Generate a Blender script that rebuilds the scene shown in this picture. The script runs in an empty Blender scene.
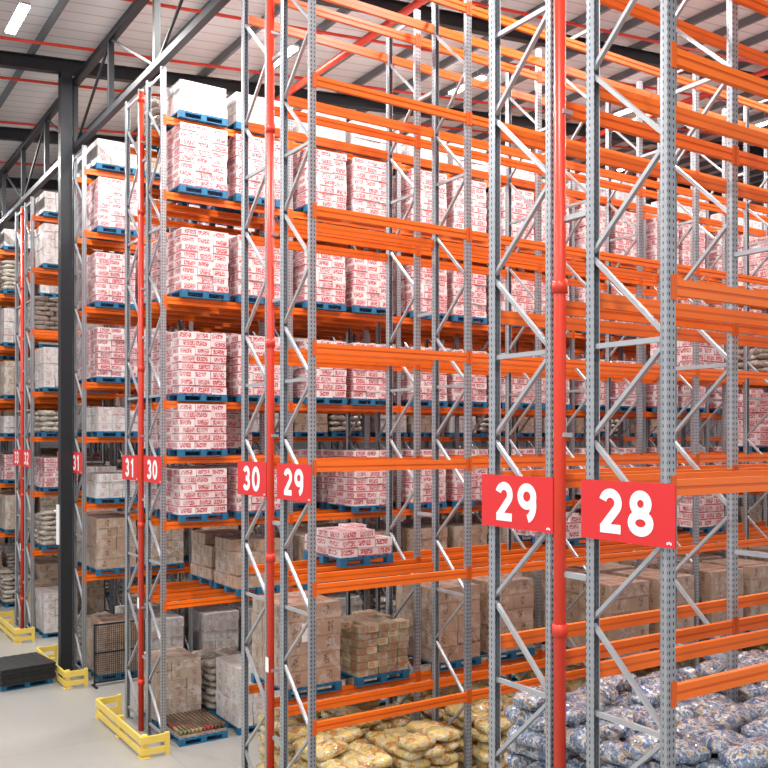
import bpy, math, random
from mathutils import Vector, Matrix
random.seed(7)
D=bpy.data; C=bpy.context
COL=C.scene.collection

# ---------------------------------------------------------------- materials
def newmat(name):
    m=D.materials.new(name); m.use_nodes=True
    nt=m.node_tree; b=nt.nodes['Principled BSDF']
    return m,nt,b
def N(nt,t,**k):
    n=nt.nodes.new(t)
    for a,v in k.items(): setattr(n,a,v)
    return n
def math_n(nt,op,a,b=None,c=None):
    n=nt.nodes.new('ShaderNodeMath'); n.operation=op
    for i,v in enumerate((a,b,c)):
        if v is None: continue
        if isinstance(v,(int,float)): n.inputs[i].default_value=v
        else: nt.links.new(v,n.inputs[i])
    return n.outputs[0]
def mixc(nt,f,a,b):
    n=nt.nodes.new('ShaderNodeMix'); n.data_type='RGBA'
    for s,v in ((0,f),(6,a),(7,b)):
        if isinstance(v,(int,float)): n.inputs[s].default_value=v
        elif isinstance(v,tuple): n.inputs[s].default_value=(*v,1)
        else: nt.links.new(v,n.inputs[s])
    return n.outputs[2]
def noise(nt,scale,vec=None,detail=3,rough=.5,dist=0):
    n=nt.nodes.new('ShaderNodeTexNoise'); n.inputs['Scale'].default_value=scale
    n.inputs['Detail'].default_value=detail; n.inputs['Roughness'].default_value=rough
    n.inputs['Distortion'].default_value=dist
    if vec is not None: nt.links.new(vec,n.inputs['Vector'])
    return n.outputs[0]
def objc(nt):
    return N(nt,'ShaderNodeTexCoord').outputs['Object']
def bump(nt,b,h,strength=.3,dist=.01):
    n=N(nt,'ShaderNodeBump'); n.inputs['Strength'].default_value=strength; n.inputs['Distance'].default_value=dist
    nt.links.new(h,n.inputs['Height']); nt.links.new(n.outputs[0],b.inputs['Normal'])
def simple(name,c,r=.5,m=0,var=.12,scale=4,coat=0):
    mt,nt,b=newmat(name)
    n=noise(nt,scale,objc(nt))
    c2=tuple(x*(1-var*2) for x in c)
    nt.links.new(mixc(nt,n,c,c2),b.inputs['Base Color'])
    b.inputs['Roughness'].default_value=r; b.inputs['Metallic'].default_value=m
    b.inputs['Coat Weight'].default_value=coat
    return mt
M={}
M['orange']=simple('orange_paint',(.93,.17,.008),.36,0,.06,3)
M['orange2']=simple('orange_paint_connector',(.72,.115,.006),.42,0,.08,3)
M['red']=simple('red_pipe_paint',(.72,.045,.018),.35,0,.08,3)
M['black']=simple('black_steel',(.014,.016,.02),.5,.1,.1,3)
M['yellow']=simple('yellow_guard_paint',(.85,.62,.12),.4,0,.08,6)
M['brace']=simple('galvanised_brace',(.50,.52,.55),.38,.5,.15,6)
M['signred']=simple('sign_red',(.66,.018,.022),.5,0,.02,2)
M['white']=simple('sign_white',(.9,.9,.9),.5,0,.02,2)
M['bluewood']=simple('blue_pallet_wood',(.012,.17,.34),.6,0,.25,9)
M['mat']=simple('black_rubber',(.02,.02,.022),.6,0,.2,8)
M['cap']=simple('can_tan',(.42,.30,.17),.3,0,.2,20)
M['bottle']=simple('can_dark',(.12,.07,.04),.25,0,.3,20)
M['green']=simple('can_olive',(.25,.24,.10),.3,0,.3,20)
M['canred']=simple('can_red',(.40,.07,.05),.3,0,.3,20)
M['lamp_body']=simple('lamp_housing',(.6,.6,.62),.5,0,.05,3)
M['purlin']=simple('purlin_steel',(.18,.19,.21),.5,.3,.1,3)
# upright with punched slots
mt,nt,b=newmat('galvanised_upright')
uv=N(nt,'ShaderNodeUVMap'); s=N(nt,'ShaderNodeSeparateXYZ'); nt.links.new(uv.outputs[0],s.inputs[0])
u=math_n(nt,'ABSOLUTE',s.outputs[0]); du=math_n(nt,'ABSOLUTE',math_n(nt,'SUBTRACT',u,.024))
hu=math_n(nt,'LESS_THAN',du,.0075)
fv=math_n(nt,'FRACT',math_n(nt,'MULTIPLY',s.outputs[1],1/.06))
hv=math_n(nt,'LESS_THAN',math_n(nt,'ABSOLUTE',math_n(nt,'SUBTRACT',fv,.5)),.23)
hole=math_n(nt,'MULTIPLY',hu,hv)
n=noise(nt,5,objc(nt))
base=mixc(nt,n,(.43,.45,.48),(.30,.32,.35))
nt.links.new(mixc(nt,hole,base,(.02,.02,.025)),b.inputs['Base Color'])
nt.links.new(math_n(nt,'MULTIPLY',math_n(nt,'SUBTRACT',1.0,hole),.55),b.inputs['Metallic'])
b.inputs['Roughness'].default_value=.38
M['upright']=mt
# cartons
def carton(name,basec,base2,ink,cover,thr=.44,haze=.25,bandp=.35):
    mt,nt,b=newmat(name)
    uv=N(nt,'ShaderNodeUVMap'); s=N(nt,'ShaderNodeSeparateXYZ'); nt.links.new(uv.outputs[0],s.inputs[0])
    idn=math_n(nt,'FLOOR',s.outputs[0]); fu=math_n(nt,'FRACT',s.outputs[0]); v=s.outputs[1]
    wn=N(nt,'ShaderNodeTexWhiteNoise',noise_dimensions='1D'); nt.links.new(idn,wn.inputs['W'])
    rnd=wn.outputs['Value']
    cu=math_n(nt,'ABSOLUTE',math_n(nt,'SUBTRACT',fu,math_n(nt,'MULTIPLY_ADD',rnd,.3,.35)))
    cv=math_n(nt,'ABSOLUTE',math_n(nt,'SUBTRACT',v,.55))
    pan=math_n(nt,'MULTIPLY',math_n(nt,'LESS_THAN',cu,cover),math_n(nt,'LESS_THAN',cv,.32))
    comb=N(nt,'ShaderNodeCombineXYZ'); nt.links.new(math_n(nt,'MULTIPLY',s.outputs[0],15),comb.inputs[0]); nt.links.new(math_n(nt,'MULTIPLY',v,5),comb.inputs[1])
    t=noise(nt,1.0,comb.outputs[0],2)
    pan=math_n(nt,'MULTIPLY',pan,math_n(nt,'GREATER_THAN',t,thr))
    band=math_n(nt,'MULTIPLY',math_n(nt,'LESS_THAN',v,.16),math_n(nt,'GREATER_THAN',rnd,bandp))
    inkf=math_n(nt,'MAXIMUM',pan,band)
    o=objc(nt)
    bc=mixc(nt,rnd,basec,base2)
    c=mixc(nt,math_n(nt,'MULTIPLY',inkf,.92),bc,ink)
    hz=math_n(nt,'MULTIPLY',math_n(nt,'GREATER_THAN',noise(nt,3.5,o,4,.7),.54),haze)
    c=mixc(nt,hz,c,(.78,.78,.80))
    nt.links.new(c,b.inputs['Base Color'])
    b.inputs['Roughness'].default_value=.42
    b.inputs['Coat Weight'].default_value=.65; b.inputs['Coat Roughness'].default_value=.1
    bump(nt,b,noise(nt,11,o,3),.5,.015)
    return mt
M['pink']=carton('red_white_carton',(.78,.69,.68),(.74,.57,.57),(.42,.015,.04),.37,.46,.28,.33)
M['brown']=carton('brown_carton',(.44,.31,.225),(.37,.255,.18),(.15,.09,.06),.10,.5,.2,.96)
M['beige']=carton('beige_carton',(.52,.43,.34),(.46,.36,.28),(.30,.18,.12),.15,.5,.4,.9)
M['mixed']=carton('mixed_small_carton',(.55,.46,.30),(.14,.16,.09),(.36,.10,.05),.3,.5,.15,.5)
M['white_c']=carton('pale_wrapped_carton',(.62,.60,.58),(.55,.50,.48),(.45,.25,.24),.2,.5,.5,.8)
def bag(name,cols,base,sc=5,spk=.64,dark=.66):
    mt,nt,b=newmat(name)
    o=objc(nt)
    t=noise(nt,sc,o,2,.5,.4)
    r=N(nt,'ShaderNodeValToRGB'); nt.links.new(t,r.inputs[0]); r.color_ramp.interpolation='LINEAR'
    el=r.color_ramp.elements
    el[0].position=.3; el[0].color=(*base,1)
    el[1].position=.40; el[1].color=(*cols[0],1)
    for p,cc in zip((.46,.52,.57,.61),cols[1:]):
        e=el.new(p); e.color=(*cc,1)
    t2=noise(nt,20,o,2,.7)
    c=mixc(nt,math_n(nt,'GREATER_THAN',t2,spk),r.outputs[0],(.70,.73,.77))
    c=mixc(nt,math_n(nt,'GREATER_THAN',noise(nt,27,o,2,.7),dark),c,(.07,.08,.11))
    nt.links.new(c,b.inputs['Base Color'])
    b.inputs['Roughness'].default_value=.2; b.inputs['Coat Weight'].default_value=.9
    b.inputs['Coat Roughness'].default_value=.06
    bump(nt,b,noise(nt,16,o,4,.6,1),1.0,.06)
    return mt
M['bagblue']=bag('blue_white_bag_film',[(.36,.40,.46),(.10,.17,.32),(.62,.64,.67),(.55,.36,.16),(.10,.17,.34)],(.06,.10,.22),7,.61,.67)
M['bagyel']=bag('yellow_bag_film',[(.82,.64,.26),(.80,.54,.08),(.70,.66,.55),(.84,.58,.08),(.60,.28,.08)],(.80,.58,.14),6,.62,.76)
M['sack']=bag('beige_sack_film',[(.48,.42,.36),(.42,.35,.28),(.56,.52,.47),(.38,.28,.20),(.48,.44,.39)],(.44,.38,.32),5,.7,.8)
# floor
mt,nt,b=newmat('polished_concrete')
o=objc(nt)
n1=noise(nt,.35,o,5,.6); n2=noise(nt,6,o,4,.7)
c=mixc(nt,n1,(.38,.37,.345),(.29,.28,.265))
c=mixc(nt,math_n(nt,'MULTIPLY',n2,.35),c,(.24,.235,.22))
sx=N(nt,'ShaderNodeSeparateXYZ'); nt.links.new(o,sx.inputs[0])
j=math_n(nt,'MAXIMUM',math_n(nt,'LESS_THAN',math_n(nt,'FRACT',math_n(nt,'MULTIPLY',sx.outputs[0],1/6)),.003),math_n(nt,'LESS_THAN',math_n(nt,'FRACT',math_n(nt,'MULTIPLY',sx.outputs[1],1/6)),.003))
c=mixc(nt,math_n(nt,'MULTIPLY',j,.6),c,(.17,.17,.17))
nt.links.new(c,b.inputs['Base Color']); b.inputs['Roughness'].default_value=.32
M['floor']=mt
def clad(name,c1,c2,axis,per):
    mt,nt,b=newmat(name); o=objc(nt)
    s=N(nt,'ShaderNodeSeparateXYZ'); nt.links.new(o,s.inputs[0])
    f=math_n(nt,'FRACT',math_n(nt,'MULTIPLY',s.outputs[axis],1/per))
    r=math_n(nt,'SMOOTH_MIN',math_n(nt,'ABSOLUTE',math_n(nt,'SUBTRACT',f,.5)),.3,.1)
    seam=math_n(nt,'LESS_THAN',f,.1)
    n=noise(nt,.6,o,3)
    c=mixc(nt,n,c1,c2); c=mixc(nt,math_n(nt,'MULTIPLY',seam,.5),c,(.25,.26,.28))
    nt.links.new(c,b.inputs['Base Color']); b.inputs['Roughness'].default_value=.5
    bump(nt,b,r,.5,.03)
    return mt
M['roof']=clad('white_roof_cladding',(.76,.76,.77),(.67,.68,.69),1,.5)
M['wall']=clad('grey_wall_cladding',(.50,.52,.54),(.42,.44,.47),2,.6)
mt,nt,b=newmat('lamp_tube_glow'); b.inputs['Emission Color'].default_value=(1,1,1,1); b.inputs['Emission Strength'].default_value=30
M['glow']=mt

# ---------------------------------------------------------------- mesh builder
class MB:
    def __init__(s,mats): s.v=[];s.f=[];s.m=[];s.uv=[];s.mats=mats;s.smooth=[]
    def quadbox(s,pts,mi=0,idn=None):
        k=len(s.v); s.v+= [tuple(p) for p in pts]
        for q in ((0,3,2,1),(4,5,6,7),(0,1,5,4),(1,2,6,5),(2,3,7,6),(3,0,4,7)):
            s.f.append(tuple(k+i for i in q)); s.m.append(mi); s.smooth.append(False)
            i0=0 if idn is None else idn
            e=.002
            s.uv+= [(i0+e,0),(i0+1-e,0),(i0+1-e,1),(i0+e,1)]
    def box(s,x0,x1,y0,y1,z0,z1,mi=0,idn=None):
        s.quadbox([(x0,y0,z0),(x1,y0,z0),(x1,y1,z0),(x0,y1,z0),(x0,y0,z1),(x1,y0,z1),(x1,y1,z1),(x0,y1,z1)],mi,idn)
    def beam(s,p,q,w,h,mi=0,up=(0,0,1)):
        p=Vector(p);q=Vector(q);d=(q-p).normalized(); up=Vector(up)
        if abs(d.dot(up))>.98: up=Vector((1,0,0))
        a=d.cross(up).normalized(); b=a.cross(d).normalized()
        a*=w/2;b*=h/2
        s.quadbox([p-a-b,p+a-b,p+a+b,p-a+b,q-a-b,q+a-b,q+a+b,q-a+b],mi)
    def cyl(s,p,q,r,mi=0,n=12):
        p=Vector(p);q=Vector(q);d=(q-p).normalized(); up=Vector((0,0,1))
        if abs(d.z)>.98: up=Vector((1,0,0))
        a=d.cross(up).normalized(); b=a.cross(d).normalized()
        k=len(s.v)
        for e in (p,q):
            for i in range(n):
                t=2*math.pi*i/n; s.v.append(tuple(e+a*r*math.cos(t)+b*r*math.sin(t)))
        for i in range(n):
            j=(i+1)%n; s.f.append((k+i,k+j,k+n+j,k+n+i)); s.m.append(mi); s.smooth.append(True); s.uv+=[(0,0)]*4
        s.f.append(tuple(k+i for i in range(n))[::-1]); s.m.append(mi); s.smooth.append(False); s.uv+=[(0,0)]*n
        s.f.append(tuple(k+n+i for i in range(n))); s.m.append(mi); s.smooth.append(False); s.uv+=[(0,0)]*n
    def extrude(s,prof,z0,z1,mi=0):
        k=len(s.v); n=len(prof)
        s.v+=[(x,y,z0) for x,y in prof]+[(x,y,z1) for x,y in prof]
        for i in range(n):
            j=(i+1)%n; L=math.dist(prof[i],prof[j])/2
            s.f.append((k+i,k+j,k+n+j,k+n+i)); s.m.append(mi); s.smooth.append(False)
            s.uv+=[(-L,z0),(L,z0),(L,z1),(-L,z1)]
        s.f.append(tuple(k+n+i for i in range(n))); s.m.append(mi); s.smooth.append(False); s.uv+=[(0,0)]*n
    def mesh(s,name):
        me=D.meshes.new(name); me.from_pydata(s.v,[],s.f)
        for m in s.mats: me.materials.append(M[m])
        me.polygons.foreach_set('material_index',s.m); me.polygons.foreach_set('use_smooth',s.smooth)
        l=me.uv_layers.new(name='UVMap'); l.data.foreach_set('uv',[c for t in s.uv for c in t])
        me.update(); return me
    def obj(s,name,parent=None,loc=(0,0,0)):
        return link(name,s.mesh(name),parent,loc)
def link(name,me,parent=None,loc=(0,0,0),rz=0):
    o=D.objects.new(name,me); o.location=loc; o.rotation_euler=(0,0,rz); COL.objects.link(o)
    if parent: o.parent=parent
    return o
def empty(name,loc=(0,0,0)):
    o=D.objects.new(name,None); o.location=loc; o.empty_display_size=.2; COL.objects.link(o); return o

# ---------------------------------------------------------------- racks
X0=6.02; BAY=2.75; FD=.90; GAP=.45; HT=13.15
YR=[4.85,10.90,16.84,22.45,28.10,33.9,39.7,45.5]
PW=.10; PD=.085
def post_profile(xc,yf,sgn):
    t=.006; w=PW/2; d=PD
    P=[(-w,0),(w,0),(w,d*.55),(w*.72,d),(w*.72-t,d-.004),(w-t,d*.55),(w-t,t),(-w+t,t),(-w+t,d*.55),(-w*.72+t,d-.004),(-w*.72,d),(-w,d*.55)]
    P=[(xc+x,yf+sgn*y) for x,y in P]
    if sgn<0: P=P[::-1]
    return P
def rack(y0,nb,levels,extra=None):
    root=empty('pallet_rack',(X0,y0,0))
    up=MB(['upright','brace']); br=MB(['brace']); bm=MB(['orange','orange2'])
    for i in range(nb+1):
        x=i*BAY
        for yf,sg in ((0,1),(FD,-1)):
            up.extrude(post_profile(x,yf,sg),0.012,HT,0)
            up.box(x-.09,x+.09,yf-.03 if sg>0 else yf-.11,yf+.11 if sg>0 else yf+.03,0,.012,1)
        z=.25; k=0; ya,yb=.05,FD-.05
        br.beam((x,ya,z),(x,yb,z),.035,.045)
        step=.82
        while z+step<HT-.1:
            a,bb=(ya,yb) if k%2==0 else (yb,ya)
            br.beam((x,a,z+.03),(x,bb,z+step-.03),.035,.045,0,(1,0,0))
            z+=step;k+=1
            if k%4==0: br.beam((x,ya,z),(x,yb,z),.035,.045)
        br.beam((x,ya,HT-.12),(x,yb,HT-.12),.035,.045)
    for i in range(nb):
        xa=i*BAY+PW/2; xb=(i+1)*BAY-PW/2
        lv=levels+(extra.get(i,[]) if extra else [])
        for z in lv:
            for yf,sg in ((0,1),(FD,-1)):
                ya,yb=(yf-.004,yf+.05) if sg>0 else (yf-.05,yf+.004)
                bm.box(xa,xb,ya,yb,z-.055,z,0)
                ym=(ya+.008,yb) if sg>0 else (ya,yb-.008)
                bm.box(xa,xb,ym[0],ym[1],z-.08,z-.055,1)
                bm.box(xa,xb,ya,yb,z-.135,z-.08,0)
                for xe,dx in ((xa,-1),(xb,1)):
                    x1,x2=sorted((xe-dx*.006,xe+dx*.055))
                    yo=(yf-.010,yf+.0) if sg>0 else (yf,yf+.010)
                    bm.box(x1,x2,yo[0],yo[1],z-.175,z+.035,1)
    up.obj('uprights',root); br.obj('bracing',root); bm.obj('beams',root)
    return root

LV_A=[2.05,3.96,5.65,7.30,9.20,11.0,12.7]
LV_C=[2.80,4.35,6.70,8.72,10.75,12.2]
LV_D=[2.6,4.35,6.0,7.35,9.2,11.05,12.6]
def pair(idx,nb,lv,lv2=None,e1=None,e2=None):
    y=YR[idx]
    a=rack(y,nb,lv,e1); b=rack(y+FD+GAP,nb,lv2 or lv,e2)
    sp=MB(['brace'])
    for i in range(nb+1):
        for z in (1.5,4.7,8.0,11.6):
            sp.box(i*BAY-.03,i*BAY+.03,-GAP+.0,0,z,z+.05)
    sp.obj('row_spacers',b)
pair(0,4,LV_A)
pair(1,8,LV_A)
pair(2,11,LV_C,e1={0:[5.62]},e2={0:[5.62]})
pair(3,12,LV_D)
pair(4,12,LV_D)
pair(5,3,LV_D); pair(6,3,LV_D); pair(7,3,LV_D)

# ---------------------------------------------------------------- signs
def arc(cx,cy,rx,ry,a0,a1,n=22):
    return [(cx+rx*math.cos(math.radians(a0+(a1-a0)*i/n)),cy+ry*math.sin(math.radians(a0+(a1-a0)*i/n))) for i in range(n+1)]
def digit(ch):
    if ch=='0': return [(arc(.34,.5,.24,.40,0,360),True)]
    if ch=='1': return [([(.40,0),(.40,1.0)],False),([(.16,.74),(.40,.90)],False)]
    if ch=='2': return [(arc(.33,.68,.22,.22,165,-35)+[(.11,.10)],False),([(.04,.10),(.62,.10)],False)]
    if ch=='3': return [(arc(.31,.70,.20,.20,160,-90)+[(.25,.50)],False),(arc(.31,.30,.23,.20,90,-160),False)]
    if ch=='4': return [([(.48,0),(.48,1.0)],False),([(.44,.93),(.10,.33)],False),([(.02,.28),(.66,.28)],False)]
    if ch=='5': return [([(.58,.90),(.16,.90)],False),([(.18,.98),(.15,.52)],False),(arc(.32,.33,.23,.23,125,-155),False)]
    if ch=='8': return [(arc(.34,.71,.19,.19,0,360),True),(arc(.34,.29,.24,.19,0,360),True)]
    if ch=='9': return [(arc(.34,.67,.23,.23,0,360),True),([(.57,.67)]+arc(.30,.46,.27,.36,15,-75),False)]
    if ch=='6': return [(arc(.34,.33,.23,.23,0,360),True),([(.11,.33)]+arc(.38,.54,.27,.36,195,105),False)]
    if ch=='7': return [([(.04,.90),(.62,.90)],False),([(.55,.88),(.25,0)],False)]
def number_mesh(txt,h=.385,sw=.205):
    mb=MB(['white']); adv=.82; W=adv*(len(txt)-1)+.68; lay=0
    for i,ch in enumerate(txt):
        for pts,closed in digit(ch):
            lay+=1; xo=-.0003*(lay)
            P=[Vector(((p[0]+i*adv-W/2),p[1]-.5)) for p in pts]
            if closed: P=P[:-1]
            n=len(P); k=len(mb.v)
            for q in range(n):
                a=P[(q-1)%n] if (closed or q>0) else P[q]; c_=P[(q+1)%n] if (closed or q<n-1) else P[q]
                t=(c_-a).normalized(); nn=Vector((-t.y,t.x))*sw/2
                for sgn in (1,-1):
                    w=P[q]+nn*sgn
                    mb.v.append((-.014+xo,-w.x*h*1.04,w.y*h))
            for q in range(n if closed else n-1):
                r=(q+1)%n
                mb.f.append((k+2*q,k+2*q+1,k+2*r+1,k+2*r)); mb.m.append(0); mb.smooth.append(False); mb.uv+=[(0,0)]*4
    return mb.mesh('number_'+txt)
def sign(txt,yc,zc=5.36):
    mb=MB(['signred','white'])
    w,h=1.03,.52
    mb.box(-.012,.0,-w/2,w/2,-h/2,h/2,0)
    for q in range(3): mb.box(-.0135,-.012,-w/2+.035+q*.018,-w/2+.047+q*.018,-h/2+.025+(q%2)*.006,-h/2+.045+(q%2)*.006,1)
    o=mb.obj('aisle_number_sign',None,(X0-.075,yc,zc))
    for yy in (-.42,.42):
        c=MB(['brace']); c.box(.0,.03,yy-.03,yy+.03,-.18,.18,0); c.obj('mounting_clip',o)
    link('number',number_mesh(txt),o)
for i in range(8):
    y=YR[i]
    sign(str(28+i),y+FD/2-.04); sign(str(29+i),y+FD+GAP+FD/2+.0)

# ---------------------------------------------------------------- sprinkler risers
for i in range(8):
    y=YR[i]
    mb=MB(['red','brace','white'])
    mb.cyl((0,0,0),(0,0,13.05),.056,0,16)
    for z in (1.0,4.2,7.4,10.6,12.9): mb.cyl((0,0,z-.06),(0,0,z+.06),.072,0,16)
    for z in (2.5,6.0,9.0,12.0): mb.box(-.02,.1,-.07,.07,z,z+.04,1)
    mb.box(-.062,-.058,-.05,.05,2.5,2.72,2)
    mb.obj('sprinkler_riser_pipe',None,(X0-.03,y+FD+GAP-.10,0))

# ---------------------------------------------------------------- yellow guards
for i in range(8):
    y=YR[i]
    mb=MB(['yellow'])
    L=2*FD+GAP
    for yy in (-.30,L+.30,L/2):
        mb.box(-.05,.05,yy-.05,yy+.05,0,.42,0); mb.box(-.10,.10,yy-.10,yy+.10,0,.015,0)
    mb.box(-.09,-.05,-.38,L+.38,.26,.40,0); mb.box(-.09,-.05,-.38,L+.38,.06,.17,0)
    for yy in (-.38,L+.34):
        mb.box(-.05,.42,yy,yy+.04,.26,.40,0); mb.box(-.05,.42,yy,yy+.04,.06,.17,0); mb.box(.38,.46,yy-.02,yy+.06,0,.42,0)
    mb.obj('rack_end_guard_rail',None,(X0-.48,y,0))

# ---------------------------------------------------------------- loads
def pallet(mb,mi,w=1.0,d=1.2,z=0):
    for yy in (-d/2,-.06,d/2-.12):
        mb.box(-w/2,w/2,yy,yy+.12,z,z+.018,mi)
        for xx in (-w/2,-.06,w/2-.12): mb.box(xx,xx+.12,yy,yy+.12,z+.018,z+.10,mi)
        mb.box(-w/2,w/2,yy,yy+.12,z+.10,z+.118,mi)
    n=7; bw=.11
    for i in range(n):
        x=-w/2+i*(w-bw)/(n-1)
        mb.box(x,x+bw,-d/2,d/2,z+.118,z+.14,mi)
ID=[0]
def cartons(name,mat,nl,lh,nx=3,ny=3,w=.98,d=1.16,ragged=0,jit=.006,label=False):
    mb=MB(['bluewood',mat,'white']); pallet(mb,0)
    cw,cd=w/nx,d/ny
    for l in range(nl):
        ox,oy=random.uniform(-jit,jit)*1.5,random.uniform(-jit,jit)*1.5
        for i in range(nx):
            for j in range(ny):
                if l==nl-1 and ragged and random.random()<ragged: continue
                ID[0]=(ID[0]+1)%90
                x=-w/2+i*cw+ox+random.uniform(-jit,jit); y=-d/2+j*cd+oy+random.uniform(-jit,jit)
                z=.141+l*lh
                mb.box(x+.004,x+cw-.004,y+.004,y+cd-.004,z,z+lh-.005,1,ID[0])
    if label:
        for sg in (1,-1):
            y0,y1=sorted((sg*(d/2+.012),sg*(d/2+.018)))
            mb.box(.10*sg-.1,.10*sg+.1,y0,y1,.141+nl*lh*.55,.141+nl*lh*.55+.28,2)
    return mb.mesh(name)
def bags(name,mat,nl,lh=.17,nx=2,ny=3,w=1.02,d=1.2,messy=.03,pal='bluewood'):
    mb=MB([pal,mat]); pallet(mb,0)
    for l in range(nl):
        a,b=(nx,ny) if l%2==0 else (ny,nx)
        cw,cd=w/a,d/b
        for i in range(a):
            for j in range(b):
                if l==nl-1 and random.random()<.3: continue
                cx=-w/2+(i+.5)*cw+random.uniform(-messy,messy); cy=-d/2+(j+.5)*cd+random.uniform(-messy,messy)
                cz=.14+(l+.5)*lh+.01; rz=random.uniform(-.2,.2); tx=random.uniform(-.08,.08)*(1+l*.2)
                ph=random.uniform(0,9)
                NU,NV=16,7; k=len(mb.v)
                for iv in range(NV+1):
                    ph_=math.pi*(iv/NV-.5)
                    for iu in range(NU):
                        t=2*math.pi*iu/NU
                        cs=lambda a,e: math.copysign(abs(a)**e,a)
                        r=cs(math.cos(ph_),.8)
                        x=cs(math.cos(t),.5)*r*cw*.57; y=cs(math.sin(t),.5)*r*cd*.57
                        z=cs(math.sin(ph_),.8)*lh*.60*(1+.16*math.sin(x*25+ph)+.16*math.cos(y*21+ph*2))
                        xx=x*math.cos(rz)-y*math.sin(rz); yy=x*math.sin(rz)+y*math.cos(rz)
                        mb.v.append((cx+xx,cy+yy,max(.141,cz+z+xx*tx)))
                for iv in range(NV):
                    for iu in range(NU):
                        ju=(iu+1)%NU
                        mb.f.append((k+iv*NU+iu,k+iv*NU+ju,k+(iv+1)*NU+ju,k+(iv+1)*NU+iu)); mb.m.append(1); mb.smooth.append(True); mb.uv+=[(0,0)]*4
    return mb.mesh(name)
def cans(name,tiers,cols):
    mb=MB(['bluewood','brown']+cols); pallet(mb,0)
    z=.141
    for t in range(tiers):
        mb.box(-.48,.48,-.56,.56,z,z+.05,1,3)
        for i in range(12):
            for j in range(14):
                if 0<i<11 and 0<j<13 and t<tiers-1: continue
                x=-.44+i*.08; y=-.52+j*.08
                mi=2+((i//3+j//3+t)%4)
                mb.cyl((x,y,z+.05),(x,y,z+.15),.036,mi,8)
                mb.cyl((x,y,z+.15),(x,y,z+.165),.03,(2,4)[t%2],6)
        z+=.17
    return mb.mesh(name)
V={}
V['pt']=[cartons('m_pink_tall%d'%i,'pink',8,.152) for i in range(3)]
V['pm']=[cartons('m_pink_mid%d'%i,'pink',6,.148) for i in range(2)]
V['ps']=[cartons('m_pink_short%d'%i,'pink',3,.14,ragged=.25) for i in range(2)]
V['pw']=[cartons('m_pale%d'%i,'white_c',5,.24,3,3) for i in range(2)]
V['pws']=[cartons('m_pale_s%d'%i,'white_c',3,.2,3,3) for i in range(2)]
V['br']=[cartons('m_brown%d'%i,'brown',5,.25,2,3,jit=.006) for i in range(3)]
V['brs']=[cartons('m_brown_s%d'%i,'brown',4,.24,2,3,ragged=.2,jit=.008) for i in range(2)]
V['brn']=[cartons('m_brown_n','brown',5,.25,2,3,jit=.006,label=True)]
V['be']=[cartons('m_beige%d'%i,'beige',6,.2,3,4) for i in range(2)]
V['sk']=[bags('m_sack%d'%i,'sack',7,.15) for i in range(2)]
V['sks']=[bags('m_sack_s%d'%i,'sack',4,.16) for i in range(2)]
V['bb']=[bags('m_bagblue%d'%i,'bagblue',7,.16,nx=2,ny=4,messy=.08) for i in range(3)]
V['by']=[bags('m_bagyel%d'%i,'bagyel',9,.155,nx=2,ny=3,messy=.06) for i in range(2)]
V['bbot']=[cans('m_cans_low',1,['bottle','canred','cap','green'])]
V['mix']=[cartons('m_mixed','mixed',7,.115,5,5,ragged=.2,jit=.008)]
NM={'pt':'wrapped_carton_pallet','pm':'wrapped_carton_pallet','ps':'wrapped_carton_pallet','pw':'shrink_wrapped_pallet','pws':'shrink_wrapped_pallet',
'br':'cardboard_box_pallet','brs':'cardboard_box_pallet','brn':'cardboard_box_pallet','be':'cardboard_box_pallet','mix':'cardboard_box_pallet','sk':'sack_pallet','sks':'sack_pallet','bb':'snack_bag_pallet','by':'snack_bag_pallet','bbot':'can_tray_pallet'}
def put(kind,ri,side,bay,slot,z,dx=0,dy=0):
    y=YR[ri]+(FD+GAP if side else 0)+FD/2+dy+random.uniform(-.02,.02)
    x=X0+bay*BAY+BAY/2+(-.60 if slot==0 else .60)+dx+random.uniform(-.03,.03)
    me=random.choice(V[kind]); me.name=NM[kind]
    return link(NM[kind],me,None,(x,y,z+.001),random.choice((0,math.pi))+random.uniform(-.01,.01))
R=random.random
for side in (0,1):
    for bay in range(11 if side==0 else 6):
        for sl in (0,1):
            for z in LV_C:
                if R()<.05: continue
                if z==12.2:
                    if R()<.8: put('pws' if R()<.75 else 'sks',2,side,bay,sl,z)
                elif z>=6.6: put('pt' if bay<7 or R()<.6 else random.choice(['pw','pt','sk']),2,side,bay,sl,z)
                elif z==4.35:
                    if bay==0: put('pm',2,side,bay,sl,z)
                    else: put('pt' if R()<.85 else 'pw',2,side,bay,sl,z)
                elif z==2.80:
                    if bay==0 and sl==0: continue
                    put('brs',2,side,bay,sl,z)
            if bay==0 and (side==1 or sl==0): put('pm',2,side,bay,sl,5.62)
            if not(side==0 and bay==0): put(random.choice(['br','pw','be','sk']),2,side,bay,sl,0)
put('bbot',2,0,0,0,0,0,0); put('pw',2,0,0,1,0)
for side in (0,1):
    for bay in range(8):
        for sl in (0,1):
            if bay==0:
                if side==1: put('brn' if sl==0 else 'mix',1,side,bay,sl,2.05,-.09 if sl==0 else 0)
            elif side==1 or bay>1: put('br',1,side,bay,sl,2.05)
            put('by' if bay<4 else random.choice(['by','bb']),1,side,bay,sl,0)
put('ps',1,1,0,1,3.96,-.3); put('ps',1,1,2,0,3.96)
for b_ in range(3,8):
    for s_ in (0,1):
        for z_ in (3.96,5.65,7.3,9.2):
            if R()<.5: put(random.choice(['pt','pt','sk','pm']),1,1,b_,s_,z_)
for side in (0,1):
    for bay in range(4):
        for sl in (0,1):
            put('bb',0,side,bay,sl,2.05); put('bb',0,side,bay,sl,0)
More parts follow.
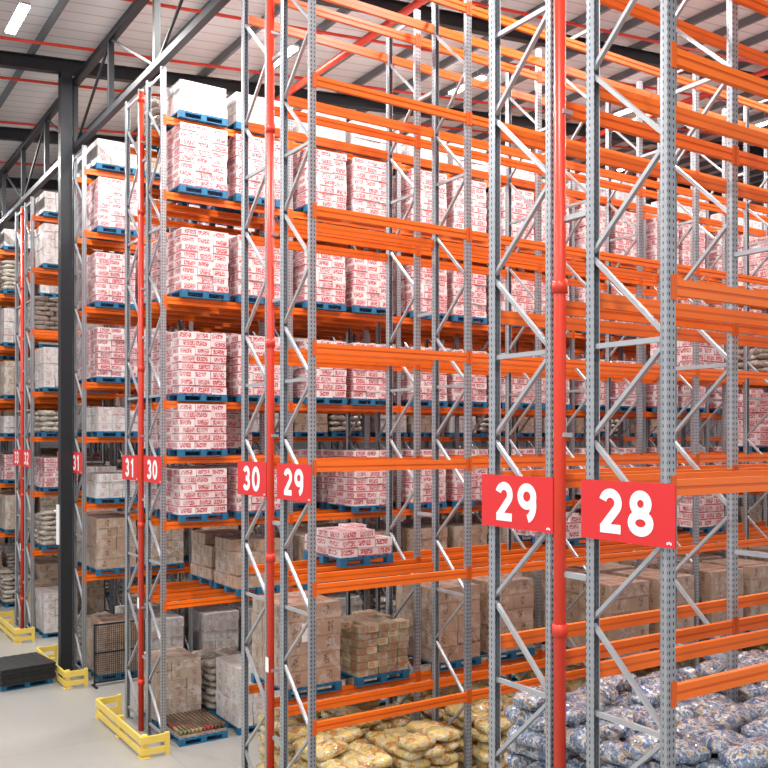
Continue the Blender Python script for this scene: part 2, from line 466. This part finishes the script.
for ri in (3,4,5,6,7):
    for side in (0,1):
        nbm=3 if ri>4 else (8 if side==0 and ri==3 else (4 if ri==3 else 6))
        for bay in range(nbm):
            for sl in (0,1):
                for z in [0]+LV_D:
                    if R()<.12: continue
                    if z==0: k=random.choice(['sk','pw','br'])
                    elif z<=2.6: k=random.choice(['be','br','sk','pw'])
                    elif z==4.35: k=random.choice(['sks','pws','brs','pm','sks'])
                    elif z==6.0: k=random.choice(['pws','sks','brs'])
                    elif z<12: k='pt' if (ri==3 and z>7) else random.choice(['pt','pw','be','pw','sk'])
                    else: k=random.choice(['brs','pws'])
                    put(k,ri,side,bay,sl,z)

# ---------------------------------------------------------------- floor items
mb=MB(['bluewood','mat']); pallet(mb,0,1.2,1.2)
for i in range(12):
    a=random.uniform(-.03,.03); z=.141+i*.032
    mb.box(-.64+a,.64+a,-.68-a,.68-a,z,z+.027,1)
    for k in range(6): mb.box(-.60+a+k*.21,-.50+a+k*.21,-.69-a,.69-a,z+.027,z+.031,1)
mb.obj('rubber_mat_stack',None,(4.68,23.3,0)).rotation_euler=(0,0,.12)
mb=MB(['black'])
for xx in (0,1.2): mb.box(xx-.02,xx+.02,-.02,.02,0,1.5)
for zz in (.1,.8,1.48): mb.box(0,1.2,-.02,.02,zz-.02,zz+.02)
for k in range(1,24): mb.box(k*.05-.006,k*.05+.006,-.004,.004,.1,1.48)
for k in range(1,27): mb.box(0,1.2,-.003,.003,.1+k*.05,.108+k*.05)
for xx in (0,1.2): mb.box(xx-.03,xx+.03,-.2,.2,0,.03)
mb.obj('wire_mesh_panel',None,(6.1,21.85,0))

# ---------------------------------------------------------------- building
def rz(x): return 15.15+.1*x
XW0,XW1,YW0,YW1=-14,46,-12,62
mb=MB(['floor']); mb.box(XW0,XW1,YW0,YW1,-.2,0); mb.obj('floor')
mb=MB(['roof']); mb.quadbox([(XW0,YW0,rz(XW0)),(XW1,YW0,rz(XW1)),(XW1,YW1,rz(XW1)),(XW0,YW1,rz(XW0)),(XW0,YW0,rz(XW0)+.2),(XW1,YW0,rz(XW1)+.2),(XW1,YW1,rz(XW1)+.2),(XW0,YW1,rz(XW0)+.2)]); mb.obj('ceiling')
mb=MB(['wall']); mb.box(XW0,XW1,YW1,YW1+.2,0,21); mb.obj('wall_back')
mb=MB(['wall']); mb.box(XW1,XW1+.2,YW0,YW1,0,21); mb.obj('wall_right')
mb=MB(['purlin'])
x=XW0+1
while x<XW1:
    mb.box(x-.04,x+.04,YW0,YW1,rz(x)-.22,rz(x)-.01); x+=1.5
mb.obj('roof_purlins')
YC=23.3
for k in range(-5,7):
    y=YC+6.05*k
    r=MB(['black'])
    a,b=XW0,XW1-.2
    for dz,w,h in ((-.26,.2,.03),(-.58,.2,.03),(-.42,.025,.32)):
        r.beam((a,y,rz(a)+dz),(b,y,rz(b)+dz),w,h)
    r.obj('roof_rafter')
tr=MB(['black']); zt=14.95; zb=13.3; tx=6.02
tr.box(tx-.08,tx+.08,YW0,YW1-.1,zt-.08,zt+.08); tr.box(tx-.07,tx+.07,YW0,YW1-.1,zb-.07,zb+.07)
y=YC-3.025*11; i=0
while y<YW1-3:
    tr.box(tx-.06,tx+.06,y-.06,y+.06,zb,zt)
    tr.beam((tx,y,zb if i%2 else zt),(tx,y+3.025,zt if i%2 else zb),.05,.05)
    y+=3.025; i+=1
tr.obj('valley_truss')
for k,yc in ((0,YC),(1,YR[5]+.9),(2,YR[7]+.9)):
    c=MB(['black','white'])
    c.box(-.14,.14,-.14,-.12,0,rz(6)-.6); c.box(-.14,.14,.12,.14,0,rz(6)-.6); c.box(-.012,.012,-.12,.12,0,rz(6)-.6)
    c.box(-.14,.14,-.14,.14,0,.02)
    c.box(-.145,-.135,-.13,.13,0,15,0)
    if k==0: c.box(-.19,-.147,.0,.14,3.3,4.3,1)
    c.obj('steel_column',None,(5.78,yc,0))
for y in (7.4,10.4,16.4,19.2,22.2,24.8,28.5,33):
    p=MB(['red']); p.cyl((XW0,y,rz(XW0)-.34),(XW1-.1,y,rz(XW1-.1)-.34),.04,0,8); p.obj('sprinkler_branch_pipe')
for x in (11.5,24.0):
    p=MB(['red']); p.cyl((x,YW0,rz(x)-.78),(x,YW1-.1,rz(x)-.78),.09,0,12); p.obj('sprinkler_main_pipe')
def lamp(x,y,pw):
    z=rz(x)-.52
    r=MB(['lamp_body','glow'])
    r.box(-.11,.11,-.78,.78,0,.06,0); r.box(-.10,.10,-.75,.75,-.04,0,1)
    r.box(-.005,.005,-.5,-.49,.06,.48,0); r.box(-.005,.005,.49,.5,.06,.48,0)
    o=r.obj('linear_highbay_lamp',None,(x,y,z))
    L=D.lights.new('lamp_light','AREA'); L.shape='RECTANGLE'; L.size=.3; L.size_y=1.5; L.energy=pw; L.color=(1,.98,.95)
    l=D.objects.new('lamp_light',L); COL.objects.link(l); l.parent=o; l.location=(0,0,-.07)
for yy in (8.9,20.6,26.4):
    for xx in (10.0,16.5,23.5,30.2): lamp(xx+(.45 if xx==10.0 and yy==20.6 else 0),yy,590)
for xx in (7.2,13.3,25,31): lamp(xx,14.95,590)  # row added for the light it gives, spaced to stay out of view
for yy in (-3,4,12.4,20.6,30.5,40): lamp(4.1 if yy>20 else 2.5,yy,650)
for yy in (-2,8.9,18,30.5): lamp(-5,yy,820)

w=D.worlds.new('World'); C.scene.world=w; w.use_nodes=True
bg=w.node_tree.nodes['Background']; bg.inputs[0].default_value=(.98,.98,1,1); bg.inputs[1].default_value=.88

cam=D.cameras.new('Camera'); co=D.objects.new('Camera',cam); COL.objects.link(co)
co.location=(0,0,6.0); co.rotation_euler=(math.radians(90),0,-math.atan(594/900))
cam.sensor_width=36; cam.lens=36*900/768; cam.shift_y=53/768; cam.clip_end=300
C.scene.camera=co
C.scene.view_settings.view_transform='Standard'
C.scene.view_settings.exposure=0
